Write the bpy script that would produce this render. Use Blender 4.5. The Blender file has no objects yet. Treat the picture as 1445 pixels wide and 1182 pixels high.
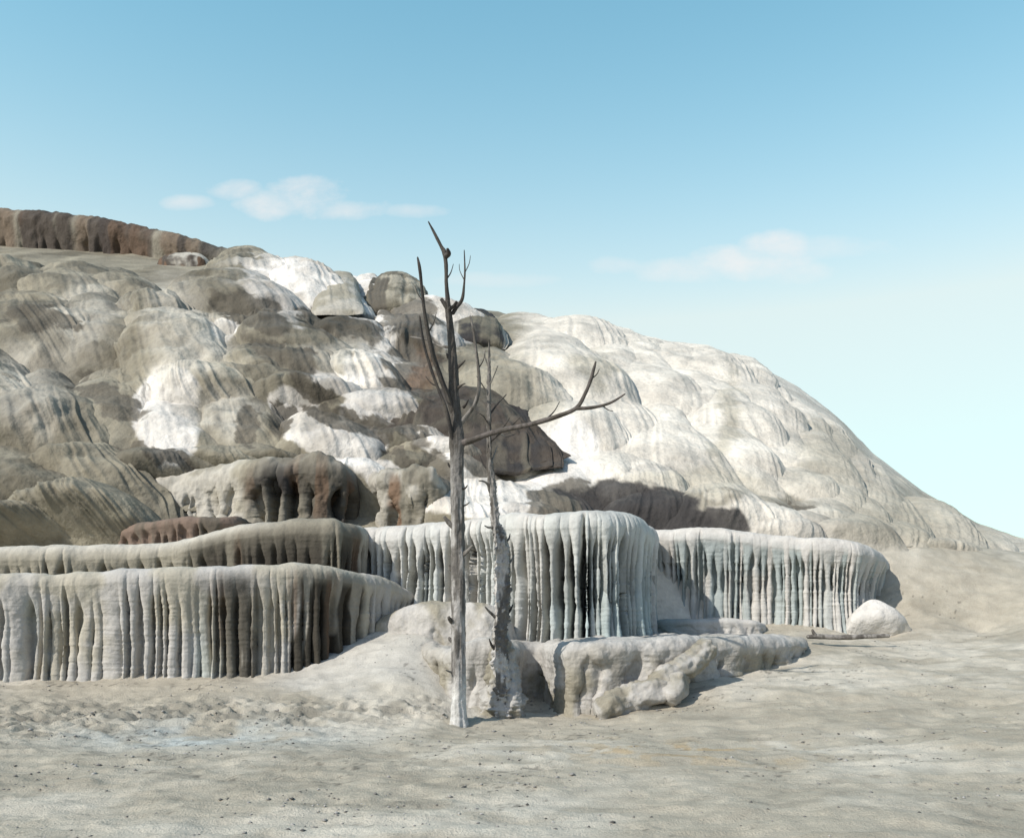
import bpy, math, random
import numpy as np
from mathutils import Vector

# ------------------------------------------------------------------ camera, sky, sun
C = bpy.context.scene
F, H, HX, HY = 1219.0, 1.7, 722.5, 850.0      # focal length in photo pixels, eye height, vanishing column, horizon row
cam = bpy.data.cameras.new('camera'); co = bpy.data.objects.new('camera', cam)
C.collection.objects.link(co); C.camera = co
co.location = (0, 0, H); co.rotation_euler = (math.radians(90), 0, 0)
cam.sensor_fit = 'HORIZONTAL'; cam.sensor_width = 36; cam.lens = 36 * F / 1445
cam.shift_y = (HY - 591) / 1445; cam.clip_start = 0.1; cam.clip_end = 6000
C.view_settings.view_transform = 'Standard'; C.view_settings.look = 'None'
C.view_settings.exposure = 0.0; C.view_settings.gamma = 1.0

SUN = Vector((-0.72, -0.56, 0.75)).normalized()
el = math.asin(SUN.z); rot = math.atan2(SUN.x, SUN.y)
sl = bpy.data.lights.new('sun', 'SUN'); so = bpy.data.objects.new('sun', sl); C.collection.objects.link(so)
sl.energy = 4.8; sl.angle = math.radians(0.5); sl.color = (1.0, 0.945, 0.875)
so.rotation_euler = SUN.to_track_quat('Z', 'Y').to_euler(); so.location = (-30, -20, 40)

W = bpy.data.worlds.new('World'); C.world = W; W.use_nodes = True
nt = W.node_tree; nd = nt.nodes; ln = nt.links; nd.clear()
def N(t, **k):
    n = nd.new(t)
    for a, b in k.items(): setattr(n, a, b)
    return n
def M(op, a, b=None, c=None, clamp=False):
    n = nd.new('ShaderNodeMath'); n.operation = op; n.use_clamp = clamp
    for i, v in enumerate((a, b, c)):
        if v is None: continue
        if isinstance(v, (int, float)): n.inputs[i].default_value = v
        else: ln.new(v, n.inputs[i])
    return n.outputs[0]
out = N('ShaderNodeOutputWorld'); bg = N('ShaderNodeBackground')
sky = N('ShaderNodeTexSky', sky_type='NISHITA', sun_disc=False, sun_elevation=el, sun_rotation=rot,
        air_density=1.0, dust_density=0.6, ozone_density=1.2)
tint = N('ShaderNodeMix', data_type='RGBA', blend_type='MULTIPLY')
tint.inputs[0].default_value = 1.0; tint.inputs[7].default_value = (0.58, 1.74, 1.58, 1)
ln.new(sky.outputs[0], tint.inputs[6])
tc = N('ShaderNodeTexCoord'); sep = N('ShaderNodeSeparateXYZ'); ln.new(tc.outputs['Generated'], sep.inputs[0])
ysafe = M('MAXIMUM', sep.outputs[1], 0.05)
U = M('DIVIDE', sep.outputs[0], ysafe); V = M('DIVIDE', sep.outputs[2], ysafe)
# broad white haze of the low sky
hz = M('MINIMUM', M('MULTIPLY', M('POWER', M('SUBTRACT', 1.0, M('MAXIMUM', sep.outputs[2], 0.0)), 4.6), 3.8), 0.70)
front = M('MULTIPLY', M('ADD', sep.outputs[1], 0.25), 1.8, clamp=True)   # haze and turquoise fade out behind the camera, shaped to lower ambient fill
hz = M('MULTIPLY', M('ADD', hz, 0.09), front); ln.new(front, tint.inputs[0])
hmix = N('ShaderNodeMix', data_type='RGBA'); ln.new(hz, hmix.inputs[0])
ln.new(tint.outputs[2], hmix.inputs[6]); hmix.inputs[7].default_value = (6.0, 6.15, 5.6, 1)
cn = N('ShaderNodeTexNoise'); cn.inputs['Scale'].default_value = 11; cn.inputs['Detail'].default_value = 8
cn.inputs['Roughness'].default_value = 0.62
cmb = N('ShaderNodeCombineXYZ'); ln.new(U, cmb.inputs[0]); ln.new(M('MULTIPLY', V, 1.6), cmb.inputs[1]); ln.new(cmb.outputs[0], cn.inputs['Vector'])
nz = M('SUBTRACT', cn.outputs['Fac'], 0.5)
clouds = [(432,280,66,28,1.1),(385,288,50,22,1.0),(335,268,36,14,.8),(480,295,60,15,.75),(265,286,34,10,.6),(590,298,48,9,.5),
          (1095,350,48,24,.9),(1060,372,90,24,.9),(960,380,90,18,.6),(1130,385,60,18,.55),(870,375,40,13,.5),(700,395,90,10,.3),(1180,350,80,16,.4)]
tot = None
for (px, py, a, b, s) in clouds:
    uu = M('DIVIDE', M('SUBTRACT', U, (px - HX) / F), a / F); vv = M('DIVIDE', M('SUBTRACT', V, (HY - py) / F), b / F)
    d = M('ADD', M('MULTIPLY', uu, uu), M('MULTIPLY', vv, vv))
    m = M('MULTIPLY', M('SUBTRACT', 1.25, M('ADD', d, M('MULTIPLY', nz, -4.4))), s)
    tot = m if tot is None else M('MAXIMUM', tot, m)
cm = M('MULTIPLY', M('MULTIPLY', tot, 0.55, clamp=True), 0.72)
cmix = N('ShaderNodeMix', data_type='RGBA'); ln.new(cm, cmix.inputs[0]); ln.new(hmix.outputs[2], cmix.inputs[6])
cmix.inputs[7].default_value = (6.6, 6.15, 5.95, 1)
ln.new(cmix.outputs[2], bg.inputs[0]); bg.inputs[1].default_value = 0.15
ln.new(bg.outputs[0], out.inputs[0])

# ------------------------------------------------------------------ helpers
rng = np.random.default_rng(7); random.seed(7)
def P(px, py, Y): return np.array([(px - HX) * Y / F, Y, H - (py - HY) * Y / F])
def sstep(a, b, x):
    t = np.clip((x - a) / (b - a), 0, 1); return t * t * (3 - 2 * t)
def _hash(i, j, k, seed):
    h = (i * 374761393 + j * 668265263 + k * 2147483647 + seed * 974634777) & 0xffffffff
    h = ((h ^ (h >> 13)) * 1274126177) & 0xffffffff
    return ((h ^ (h >> 16)) & 0xffff) / 32767.5 - 1.0
def noise(p, seed=0):
    p = np.asarray(p, float); i = np.floor(p).astype(np.int64); f = p - i; u = f * f * f * (f * (f * 6 - 15) + 10)
    r = 0
    for a in (0, 1):
        for b in (0, 1):
            for c in (0, 1):
                w = (u[..., 0] if a else 1 - u[..., 0]) * (u[..., 1] if b else 1 - u[..., 1]) * (u[..., 2] if c else 1 - u[..., 2])
                r = r + w * _hash(i[..., 0] + a, i[..., 1] + b, i[..., 2] + c, seed)
    return r
def fbm(p, octv=4, seed=0, gain=0.5):
    p = np.asarray(p, float); r = 0; a = 1.0; s = 0
    for o in range(octv):
        r = r + a * noise(p * 2 ** o + o * 13.7, seed + o); s += a; a *= gain
    return r / s * 1.4
def n1(x, seed=0, octv=3):
    x = np.asarray(x, float); return fbm(np.stack([x, np.full_like(x, .37 + seed), np.full_like(x, .71)], -1), octv, seed)
def vnorm(v, f):
    fn = np.cross(v[f[:, 2]] - v[f[:, 0]], v[f[:, 3]] - v[f[:, 1]]); n = np.zeros_like(v)
    for k in range(4): np.add.at(n, f[:, k], fn)
    return n / (np.linalg.norm(n, axis=1, keepdims=True) + 1e-12)
def gridf(r, c):
    i = np.arange(r - 1)[:, None] * c + np.arange(c - 1)[None, :]; i = i.ravel()
    return np.stack([i, i + 1, i + c + 1, i + c], 1)
def link_mesh(name, v, f, mat, col=None, parent=None, smooth=True):
    me = bpy.data.meshes.new(name); v = np.ascontiguousarray(v, np.float32); f = np.ascontiguousarray(f, np.int32)
    me.vertices.add(len(v)); me.vertices.foreach_set('co', v.ravel())
    me.loops.add(f.size); me.loops.foreach_set('vertex_index', f.ravel())
    me.polygons.add(len(f)); me.polygons.foreach_set('loop_start', np.arange(0, f.size, f.shape[1], dtype=np.int32))
    me.update(calc_edges=True)
    if smooth: me.polygons.foreach_set('use_smooth', np.ones(len(f), bool))
    if col is not None:
        a = me.color_attributes.new('Col', 'FLOAT_COLOR', 'POINT')
        c4 = np.ones((len(v), 4), np.float32); c4[:, :3] = np.clip(col, 0, 1); a.data.foreach_set('color', c4.ravel())
    me.materials.append(mat); o = bpy.data.objects.new(name, me); C.collection.objects.link(o)
    if parent is not None: o.parent = parent
    return o
def tag(o, label, cat, group=None):
    o['label'] = label; o['category'] = cat
    if group: o['group'] = group
    return o
def empty(name, loc, label, cat, group=None):
    o = bpy.data.objects.new(name, None); C.collection.objects.link(o); o.location = [float(q) for q in loc]
    return tag(o, label, cat, group)
def struct(o, kind='structure'): o['kind'] = kind; return o

# ------------------------------------------------------------------ materials
def rock_mat(name, s1=6, s2=45, mott=0.30, bump=0.5, dist=0.03, pit=0.0, streak=0.0):
    m = bpy.data.materials.new(name); m.use_nodes = True; t = m.node_tree; n = t.nodes; l = t.links
    b = n['Principled BSDF']; b.inputs['Roughness'].default_value = 0.88; b.inputs['Specular IOR Level'].default_value = 0.25
    at = n.new('ShaderNodeAttribute'); at.attribute_name = 'Col'
    tcx = n.new('ShaderNodeTexCoord')
    def nz(sc, det=5, stretch=None):
        x = n.new('ShaderNodeTexNoise'); x.inputs['Scale'].default_value = sc; x.inputs['Detail'].default_value = det
        x.inputs['Roughness'].default_value = 0.62
        if stretch:
            mp = n.new('ShaderNodeMapping'); mp.inputs['Scale'].default_value = stretch; l.new(tcx.outputs['Object'], mp.inputs[0]); l.new(mp.outputs[0], x.inputs['Vector'])
        else: l.new(tcx.outputs['Object'], x.inputs['Vector'])
        return x.outputs['Fac']
    def mt(op, a, c):
        x = n.new('ShaderNodeMath'); x.operation = op
        for i, q in enumerate((a, c)):
            if isinstance(q, (int, float)): x.inputs[i].default_value = q
            else: l.new(q, x.inputs[i])
        return x.outputs[0]
    a1 = nz(s1); a2 = nz(s2)
    fac = mt('ADD', mt('MULTIPLY', mt('SUBTRACT', a1, 0.5), mott * 2.0), mt('MULTIPLY', mt('SUBTRACT', a2, 0.5), mott * 1.6))
    if streak:
        a3 = nz(9, 4, (1, 1, 0.09)); fac = mt('ADD', fac, mt('MULTIPLY', mt('SUBTRACT', a3, 0.5), streak * 2))
    fac = mt('ADD', fac, 1.0)
    mx = n.new('ShaderNodeMix'); mx.data_type = 'RGBA'; mx.blend_type = 'MULTIPLY'; mx.inputs[0].default_value = 1
    cb = n.new('ShaderNodeCombineColor')
    for i in range(3): l.new(fac, cb.inputs[i])
    l.new(at.outputs['Color'], mx.inputs[6]); l.new(cb.outputs[0], mx.inputs[7]); l.new(mx.outputs[2], b.inputs['Base Color'])
    hgt = mt('ADD', mt('MULTIPLY', a1, 0.7), mt('MULTIPLY', a2, 0.5))
    if pit:
        vo = n.new('ShaderNodeTexVoronoi'); vo.inputs['Scale'].default_value = s2 * 0.5; l.new(tcx.outputs['Object'], vo.inputs['Vector'])
        hgt = mt('ADD', hgt, mt('MULTIPLY', vo.outputs['Distance'], pit))
    bp = n.new('ShaderNodeBump'); bp.inputs['Strength'].default_value = bump; bp.inputs['Distance'].default_value = dist
    l.new(hgt, bp.inputs['Height']); l.new(bp.outputs[0], b.inputs['Normal'])
    return m
M_hill = rock_mat('hill travertine', 1.1, 8, 0.36, 0.75, 0.12, 0.1, streak=0.1)
M_ter = rock_mat('terrace travertine', 4, 38, 0.24, 0.45, 0.03, 0.25, streak=0.2)
M_crust = rock_mat('crusted travertine', 4, 26, 0.34, 0.6, 0.045, 0.3, streak=0.25)
M_ground = rock_mat('ground travertine', 3.5, 50, 0.40, 1.0, 0.03, 0.1)
M_wood = rock_mat('weathered wood', 14, 60, 0.45, 1.0, 0.025, 0.0, streak=0.6)

WHITE = np.array((.66, .645, .61)); PALE = np.array((.46, .445, .395)); BEIGE = np.array((.37, .35, .285)); OLIVE = np.array((.205, .19, .145))
DOLIVE = np.array((.11, .10, .08)); BROWN = np.array((.065, .053, .042)); RED = np.array((.125, .078, .048)); ORANGE = np.array((.20, .12, .08))
BLACK = np.array((.035, .032, .03)); BLUE = np.array((.36, .44, .45)); GREY = np.array((.32, .31, .285)); LGREY = np.array((.52, .515, .495))
TINT = np.array((1.02, .985, .935))
WHITE, PALE, BEIGE, OLIVE, DOLIVE, GREY, LGREY, BLUE = [q * TINT * .92 for q in (WHITE, PALE, BEIGE, OLIVE, DOLIVE, GREY, LGREY, BLUE)]
OLIVE = OLIVE * .72; BEIGE = BEIGE * .82; PALE = PALE * .9
WHITE = WHITE * .88; LGREY = LGREY * 1.08
CK = dict(W=WHITE, P=PALE, B=BEIGE, O=OLIVE, D=DOLIVE, N=BROWN, R=RED, A=ORANGE, K=BLACK, U=BLUE, G=GREY, L=LGREY)

# ------------------------------------------------------------------ ground: one sheet out to the horizon
gc = [(722,1182,6.24),(200,1182,6.24),(1250,1182,6.24),(722,1090,8.6),(250,1090,8.6),(1250,1080,9.0),(650,1060,9.9),(400,1062,9.8),(950,1060,9.9),
      (648,1021,12.1),(740,1021,12.2),(840,1018,12.3),(920,1000,12.6),(1000,965,13.4),(1090,945,14.2),(1140,925,15.0),(1230,895,17.0),(1230,950,13.8),
      (1230,1000,12.0),(1100,1030,11.2),(1380,1000,12.0),(1380,930,14.5),(1380,890,17),(1120,975,12.8),(1190,905,16.0),
      (250,948,13.9),(340,949,13.9),(430,948,14.0),(100,950,13.8),(-60,950,13.8),(250,985,12.7),(400,988,12.6),(100,985,12.7),(300,1030,11.4),
      (520,905,14.6),(600,900,14.5),(490,955,13.6),(560,960,13.3),(560,1003,12.4),(500,1000,12.4),(620,1006,12.4),(600,975,13.2),
      (660,990,13.4),(700,1000,13.2),(757,1010,13.5),(757,985,14.5),(850,985,13.5),(800,940,15.2),(960,930,14.8),(1060,915,15.4),(925,890,17.4),(1080,892,16.5),(1180,893,16.6),
      (600,860,16.5),(700,860,16.5),(400,880,16.5),(200,880,16.5)]
gp = np.array([P(*q) for q in gc])
ex = [(7.9,18.9,2.85),(9.2,18.9,2.80),(10.6,19.1,2.72),(12.5,19.6,2.6),(9.2,20,3.1),(12.5,21,2.9),(16,21,2.4),(9.5,16,1.15),(14.5,20.5,1.9),(7.0,18.6,1.6),(-40,14,.7),(-40,4,0),(40,4,.1),(40,14,1.0),(-40,-20,0),(40,-20,0),(0,-20,0),(0,2,0),(-14,2,0),(14,2,0),(-40,26,1.6),(0,26,1.6),(40,26,1.2),(-20,26,1.6),(20,26,1.4),(-80,0,0),(80,0,0),(0,-80,0),(-80,80,0),(80,80,0)]
gp = np.vstack([gp, np.array(ex, float)])
A = np.linalg.norm(gp[:, None, :2] - gp[None, :, :2], axis=2); n_ = len(gp)
A = np.block([[-A + 0.05 * np.eye(n_) * -1, np.ones((n_, 1))], [np.ones((1, n_)), np.zeros((1, 1))]])
gw = np.linalg.solve(A, np.append(gp[:, 2], 0))
def ground_base(x, y):
    r = np.full(x.shape, gw[-1])
    for i in range(n_): r = r - gw[i] * np.hypot(x - gp[i, 0], y - gp[i, 1])
    k = sstep(45, 110, np.hypot(x, y)); return r * (1 - k) + 0.2 * k
def ground_z(x, y):
    p = np.stack([x, y, 0 * x], -1); near = 1 - sstep(40, 90, np.hypot(x, y))
    z = ground_base(x, y) + near * (0.05 * fbm(p * 0.7, 3, 3) + 0.026 * fbm(p * np.array([2.2, 3.4, 1]), 4, 5))
    rid = 1 - np.abs(fbm(p * np.array([1.4, 4.2, 1]) + 4, 4, 9)); z = z + near * 0.028 * (rid ** 3 - .4)
    # broken, crumbly bands across the left foreground
    zb = ground_base(x, y); band = np.exp(-((zb - .17) / .13) ** 2) * sstep(1.5, -1.0, x)
    z = z + near * band * 0.075 * np.clip(fbm(p * np.array([9, 15, 1]), 4, 12), -1, .7)
    return z
def axis(lo, hi, d, far):
    a = np.arange(lo, hi, d); g = [hi]; s = d
    while g[-1] < far: s *= 1.22; g.append(g[-1] + s)
    h = [lo]; s = d
    while h[-1] > -far: s *= 1.22; h.append(h[-1] - s)
    return np.concatenate([h[:0:-1], a, g])
gx = axis(-10, 10, 0.036, 2500); gy = axis(4.5, 18.5, 0.036, 2500)
X, Yg = np.meshgrid(gx, gy); Z = ground_z(X, Yg)
p3 = np.stack([X, Yg, 0 * X], -1).reshape(-1, 3)
LG_ = np.array((.47, .455, .41))
m1 = sstep(-.25, .55, fbm(p3 * 0.5, 4, 21))[:, None]; m2 = sstep(.05, .5, fbm(p3 * np.array([1.3, 2.6, 1]), 4, 31))[:, None]
gcol = (np.array((.355, .332, .277)) * (1 - m1) + np.array((.46, .44, .385)) * m1)
gcol = gcol * np.array((1.04, 1.0, .94)); gcol = gcol * (1 - .6 * m2) + np.array((.29, .26, .20)) * .6 * m2
zb = ground_base(X, Yg).reshape(-1); x_ = X.reshape(-1); y_ = Yg.reshape(-1)
bl = (np.exp(-((x_ + 3.9) / 1.6) ** 2 - ((y_ - 10.9) / .8) ** 2) * sstep(-.5, .3, fbm(p3 * 1.5, 3, 44)))[:, None]
gcol = gcol * (1 - .7 * bl) + np.array((.47, .53, .53)) * .7 * bl
gr = (np.exp(-((zb - .17) / .12) ** 2) * sstep(1.5, -1.0, x_) * sstep(0.0, .35, fbm(p3 * np.array([3, 5, 1]), 4, 46)))[:, None]
gcol = gcol * (1 - .6 * gr) + np.array((.16, .15, .12)) * .6 * gr
og = (np.exp(-((x_ - 1.9) / 1.3) ** 2 - ((y_ - 9.9) / .7) ** 2) * sstep(.15, .4, fbm(p3 * 4, 3, 48)))[:, None]
gcol = gcol * (1 - .6 * og) + np.array((.36, .24, .10)) * .6 * og
ap = (sstep(-4.6, -3.2, x_) * sstep(.2, -.6, x_) * sstep(12.5, 13.4, y_ + .5 * fbm(p3 * 1.2, 3, 49)))[:, None]; gcol = gcol * (1 - .7 * ap) + LG_ * .7 * ap
crk = (np.abs(fbm(p3 * np.array([2.4, 5.0, 1]), 3, 141)) < .022)[:, None] * sstep(.0, .3, fbm(p3 * .8, 3, 143))[:, None]; gcol = gcol * (1 - .5 * crk)
struct(link_mesh('ground', np.stack([X, Yg, Z], -1).reshape(-1, 3), gridf(*X.shape), M_ground, gcol))

# ------------------------------------------------------------------ hill: a slope sheet carrying overlapping tongues of travertine
ridge = [(-700,200,75),(-300,270,70),(0,335,60),(100,345,56),(220,356,52),(290,362,51),(345,364,50),(400,376,50),(465,384,50),(530,394,50),(590,417,50),(660,434,50),
         (720,446,50),(790,458,49),(850,468,49),(900,474,48),(950,482,47),(1000,488,46),(1060,508,45),(1120,542,43),(1180,587,41),(1230,637,39),(1300,690,37),(1380,738,35),
         (1480,775,33),(1700,805,32),(2100,825,32)]
foot = [(-700,800,18),(-300,790,18),(200,775,18),(900,775,18.5),(1230,775,19),(1380,815,20),(1700,832,21),(2100,838,21)]
ra = np.array(ridge, float); fa = np.array(foot, float)
def hill_pt(px, v):
    pr = np.interp(px, ra[:, 0], ra[:, 1]); Yr = np.interp(px, ra[:, 0], ra[:, 2]); pf = np.interp(px, fa[:, 0], fa[:, 1]); Yf = np.interp(px, fa[:, 0], fa[:, 2])
    zr = H - (pr - HY) * Yr / F; zf = H - (pf - HY) * Yf / F
    vc = np.clip(v, 0, 1); Y = Yf + (Yr - Yf) * vc; z = zf + (zr - zf) * (0.72 * vc + 0.28 * (1 - (1 - vc) ** 2))
    e = np.clip(v - 1, 0, None); Y = Y + e * 30; z = z + np.where(v > 1, (zr - zf) * .1 * e - 8 * e * e, 0)
    e2 = np.clip(-v, 0, None); Y = Y - e2 * 3; z = z - e2 * 6
    return Y, z
def hill_Y(px, py):
    v = np.linspace(0, 1, 300); Y, z = hill_pt(np.full(300, px), v); q = HY - (z - H) * F / Y
    return float(np.interp(-py, -q, Y)) if py < q[0] else float(Y[0] - (py - q[0]) * .02)
pxs = np.linspace(-650, 2050, 620); vs = np.concatenate([np.linspace(-1.0, -.02, 12), np.linspace(0, 1.0, 230), 1 + np.linspace(.02, 2, 40) ** 1])
PX, VV = np.meshgrid(pxs, vs); Yh, Zh = hill_pt(PX, VV); Xh = (PX - HX) * Yh / F
hv = np.stack([Xh, Yh, Zh], -1).reshape(-1, 3)
nzh = fbm(hv * .22, 4, 61) * 0.45 + fbm(hv * 1.1, 3, 64) * .10; hv[:, 2] += nzh * .35; hv[:, 1] -= np.abs(nzh) * .4
t_ = np.clip((PX.reshape(-1) - 640) / 200, 0, 1)[:, None]
mm = sstep(.0, .4, fbm(hv * np.array([.25, .25, .4]), 4, 71))[:, None]
hcol = (PALE * (1 - mm) + (OLIVE * .55 + PALE * .45) * mm) * (1 - t_) + (WHITE * .92) * t_
HV = [hv]; HF = [gridf(*PX.shape)]; HC = [hcol]; nv = len(hv)

def tongue(px, py, hw, h, c1='W', c2=None, prot=.55, skew=0, rib=1.0, end=.86, top=.45, seed=None, Y=None, mixlow=-.1, mixhi=.35, res=1.0, fl=1.0, c3=None, bottomY=None, sharp=2.0, sink=0.0, dY=0.0, calm=1.0):
    """a rounded tongue of travertine hanging on the slope; returns verts, faces, colours"""
    sd = int(px * 7 + py * 13) % 9973 if seed is None else seed
    r_ = np.random.default_rng(sd)
    if Y is None: h = min(h, max(30, float(np.interp(px, fa[:, 0], fa[:, 1])) + 12 - py))
    Yt = hill_Y(px, py + .12 * h) if Y is None else Y; Yb = hill_Y(px + skew, py + h) if bottomY is None else bottomY
    if Y is not None and bottomY is None: Yb = Y - .12
    Yt -= dY; Yb -= dY
    T = P(px, py, Yt); B = P(px + skew, py + h, Yb); sc = .5 * (Yt + Yb) / F; w0 = hw * sc
    nr = int((46 + h * .45) * res); ncol = int((60 + hw * .9) * res)
    t = np.linspace(0, 1, nr)[:, None]; ph = np.linspace(-1, 1, ncol)[None, :]
    wt = np.where(t < top, np.clip(1 - (1 - t / top) ** sharp, 0, 1) ** (1 / sharp), 1.0) * np.where(t > end, np.sqrt(np.clip(1 - ((t - end) / (1 - end)) ** 2, 0, 1)) * .12 + .88, 1.0) * (1 + .14 * (t - .5) * fl)
    sk_ = 1 - sink * sstep(.50, 1.0, t)
    pt = np.sin(np.clip(t / .75, 0, 1) * math.pi / 2) ** .8 * np.where(t > end, np.sqrt(np.clip(1 - ((t - end) / (1 - end)) ** 2, 0, 1)), 1.0) * sk_
    ang = ph * math.pi / 2 * 1.08
    ca = np.cos(ang) * np.ones_like(t); sa = np.sin(ang) * np.ones_like(t)
    ca = np.sign(ca) * np.abs(ca) ** .75
    # ribs running down the tongue
    k = ph * np.ones_like(t); fr = 3.0 + hw * .085; wob = .06 * fbm(np.stack([k * 2, t * 2 + 0 * k, 0 * k + sd], -1), 2, sd)
    rp = 1 - np.abs(n1((k + wob) * fr + sd, sd % 50, 2)); rp2 = 1 - np.abs(n1((k + wob * 1.3) * fr * 2.7 + sd, sd % 50 + 3, 2))
    env = sstep(.10, .5, t) * (.25 + .9 * sstep(-.35, .45, fbm(np.stack([k * 1.3, t * 1.5 + 0 * k, 0 * k + sd + .5], -1), 2, sd % 37)))
    disp = (.13 * (rp - .75) + .055 * (rp2 - .75)) * env * rib
    lat = w0 * wt * sa * (1 + disp * .6); pro = prot * w0 * pt * (ca + disp * 1.1)
    bow = .05 * w0 * n1(t * 2.2 + sd, 5) * np.ones_like(k)
    c = T[None, None] * (1 - t[..., None]) + B[None, None] * t[..., None]
    nrm = np.array([0, -.88, .30])
    v = c + np.stack([lat + bow, 0 * lat, 0 * lat], -1) + pro[..., None] * nrm
    v = v.reshape(-1, 3)
    s_ = .5 / max(w0, .3)
    dn = np.stack([fbm(v * s_ * 1.5, 3, 81), fbm(v * s_ * 1.5 + 9, 3, 84), fbm(v * s_ * 1.5 + 19, 3, 87)], -1)
    v = v + dn * .15 * w0 * calm + np.array([0, -.7, .5]) * (fbm(v * 1.7, 4, 92, .42) * min(.16, .10 * w0) * calm)[:, None]
    a = CK[c1]; b = CK[c2] if c2 else a * .8
    q = .6 * fbm(np.stack([(k + wob) * 2.2 + sd, t * 1.3 + 0 * k, 0 * k + .5], -1), 4, sd % 91).reshape(-1) + .8 * fbm(v * .9, 5, 95)
    q = sstep(mixlow, mixhi, q)[:, None]; col = a * (1 - q) + b * q
    if c3:
        q3 = sstep(.15, .4, fbm(np.stack([(k + wob) * 4 + sd * 2, t * 1.3 + 0 * k, 0 * k + 5], -1), 3, sd % 71).reshape(-1))[:, None]; col = col * (1 - q3) + CK[c3] * q3
    return v, gridf(nr, ncol), col * (1 + .10 * r_.uniform(-1, 1))
def lobe(*a, **k):
    global nv
    v, f, c = tongue(*a, **k); HV.append(v); HF.append(f + nv); HC.append(c); nv += len(v)

# upper left
L = [
 (325,392,66,60,'O','P'),(355,364,62,55,'P','O'),(225,418,60,60,'O','B'),(425,372,62,84,'W','W'),(520,386,34,62,'W','W'),(600,424,70,60,'W','P'),(635,422,44,72,'W','L'),
 (340,390,85,75,'O','B'),(240,415,80,150,'P','W'),(285,425,60,120,'P','B'),(395,432,50,60,'O','D'),(330,432,48,70,'O','B'),
 (205,500,60,90,'P','B'),(255,470,45,90,'P','O'),(300,475,42,85,'P','B'),
 (410,440,75,95,'O','B'),(490,440,68,85,'O','D'),(545,437,36,90,'W','P'),(590,436,62,100,'D','O'),(650,480,80,90,'B','O'),(620,470,45,70,'D','G'),
 (345,478,62,85,'O','B'),(400,478,66,85,'O','D'),(455,470,40,60,'O','B'),(515,472,48,62,'O','B'),
 (320,455,24,26,'W','P'),(285,510,75,85,'B','P'),(355,500,80,80,'O','B'),
 (505,497,66,72,'P','W'),(550,492,52,76,'W','W'),(600,500,52,85,'D','N'),(700,492,82,120,'B','O'),(735,535,62,90,'B','G'),
 (240,538,62,130,'W','P'),(330,545,80,110,'P','O'),(385,540,62,70,'O','D'),(300,560,45,90,'P','B'),(345,572,46,85,'B','O'),(385,562,40,80,'D','O'),
 (440,536,72,60,'O','D'),(482,530,44,55,'W','P'),(415,556,36,62,'W','P'),(450,575,66,90,'O','P'),(440,598,50,68,'W','P'),
 (500,556,76,70,'D','O'),(548,548,86,72,'D','O'),(535,556,46,58,'W','L'),(590,548,80,70,'N','D'),
 (502,590,50,78,'W','L'),(475,570,40,70,'O','D'),(562,582,74,68,'D','O'),(590,600,62,60,'N','D'),
 (615,612,76,58,'W','L'),(690,620,52,60,'D','O'),(575,632,70,52,'O','P'),(640,635,60,60,'W','L'),(730,640,60,50,'W','L'),
 (615,640,40,60,'O','D'),(330,632,60,40,'O','P'),(380,632,58,40,'O','B'),(260,640,60,40,'D','O'),(210,636,60,50,'D','O'),
 (540,620,40,60,'P','W'),(500,640,60,60,'P','O'),
 # slope just above the pulpit
 (690,660,70,100,'L','P'),(740,672,90,100,'W','L'),(650,690,70,80,'P','G'),(720,690,80,80,'P','O'),
 # right: pale tongues
 (745,442,80,70,'W','P'),(805,452,75,60,'W','P'),(865,462,60,60,'W','L'),(770,462,95,150,'W','W'),(835,462,62,92,'P','W'),(900,470,50,60,'P','G'),
 (880,465,60,70,'W','P'),(940,482,60,60,'W','P'),(990,488,60,60,'W','P'),(1040,500,46,56,'P','W'),(905,492,72,110,'W','P'),(965,520,70,90,'W','P'),(1075,528,34,40,'P','B'),
 (800,540,90,120,'W','P'),(860,540,80,120,'W','P'),(1010,540,70,100,'W','P'),(1060,540,70,80,'W','P'),(1110,560,50,70,'P','B'),(1150,575,50,80,'P','B'),
 (930,570,90,130,'W','P'),(855,600,80,110,'W','P'),(1000,580,80,120,'P','W'),(1080,590,62,90,'W','P'),(1130,598,62,100,'P','B'),(1180,610,50,90,'P','G'),(1215,640,50,90,'P','B'),
 (960,610,60,110,'P','W'),(1045,620,48,90,'W','P'),(900,630,70,90,'W','P'),(1105,650,70,60,'W','L'),(1160,650,55,80,'P','W'),(1195,680,45,80,'P','B'),(1240,680,50,80,'P','B'),
 (810,620,70,100,'W','P'),(790,640,70,70,'W','L'),(1150,690,60,70,'W','P'),(860,660,60,60,'W','P'),(1000,672,90,90,'B','P'),(930,672,80,70,'P','B'),(1060,690,80,80,'B','P'),
 (1120,700,60,80,'B','O'),(1180,720,70,70,'B','O'),(1240,730,60,60,'B','P'),(1090,720,70,60,'B','O'),(1290,700,70,90,'P','B'),(1350,740,70,80,'P','B'),(1420,765,70,70,'P','B'),(1300,760,90,60,'B','P'),(1400,790,80,50,'B','P'),
 # left continuation
 (130,380,60,55,'O','P'),(40,378,62,55,'P','O'),(-40,376,70,60,'O','P'),(190,402,40,45,'O','B'),(100,388,75,70,'P','O'),(180,384,55,60,'O','B'),(20,378,75,70,'O','D'),(-70,385,80,90,'P','O'),(150,420,80,110,'O','B'),(60,400,90,120,'O','P'),(160,520,80,120,'P','B'),(80,520,90,130,'O','B'),(0,480,90,140,'P','O'),(-80,450,90,140,'O','B'),(120,610,80,100,'P','O'),(30,620,90,110,'O','B'),
 (-60,600,90,120,'P','B'),(120,690,90,90,'B','O'),(20,710,90,90,'P','O'),(-90,700,100,100,'O','B'),
]
jr = np.random.default_rng(77)
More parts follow.
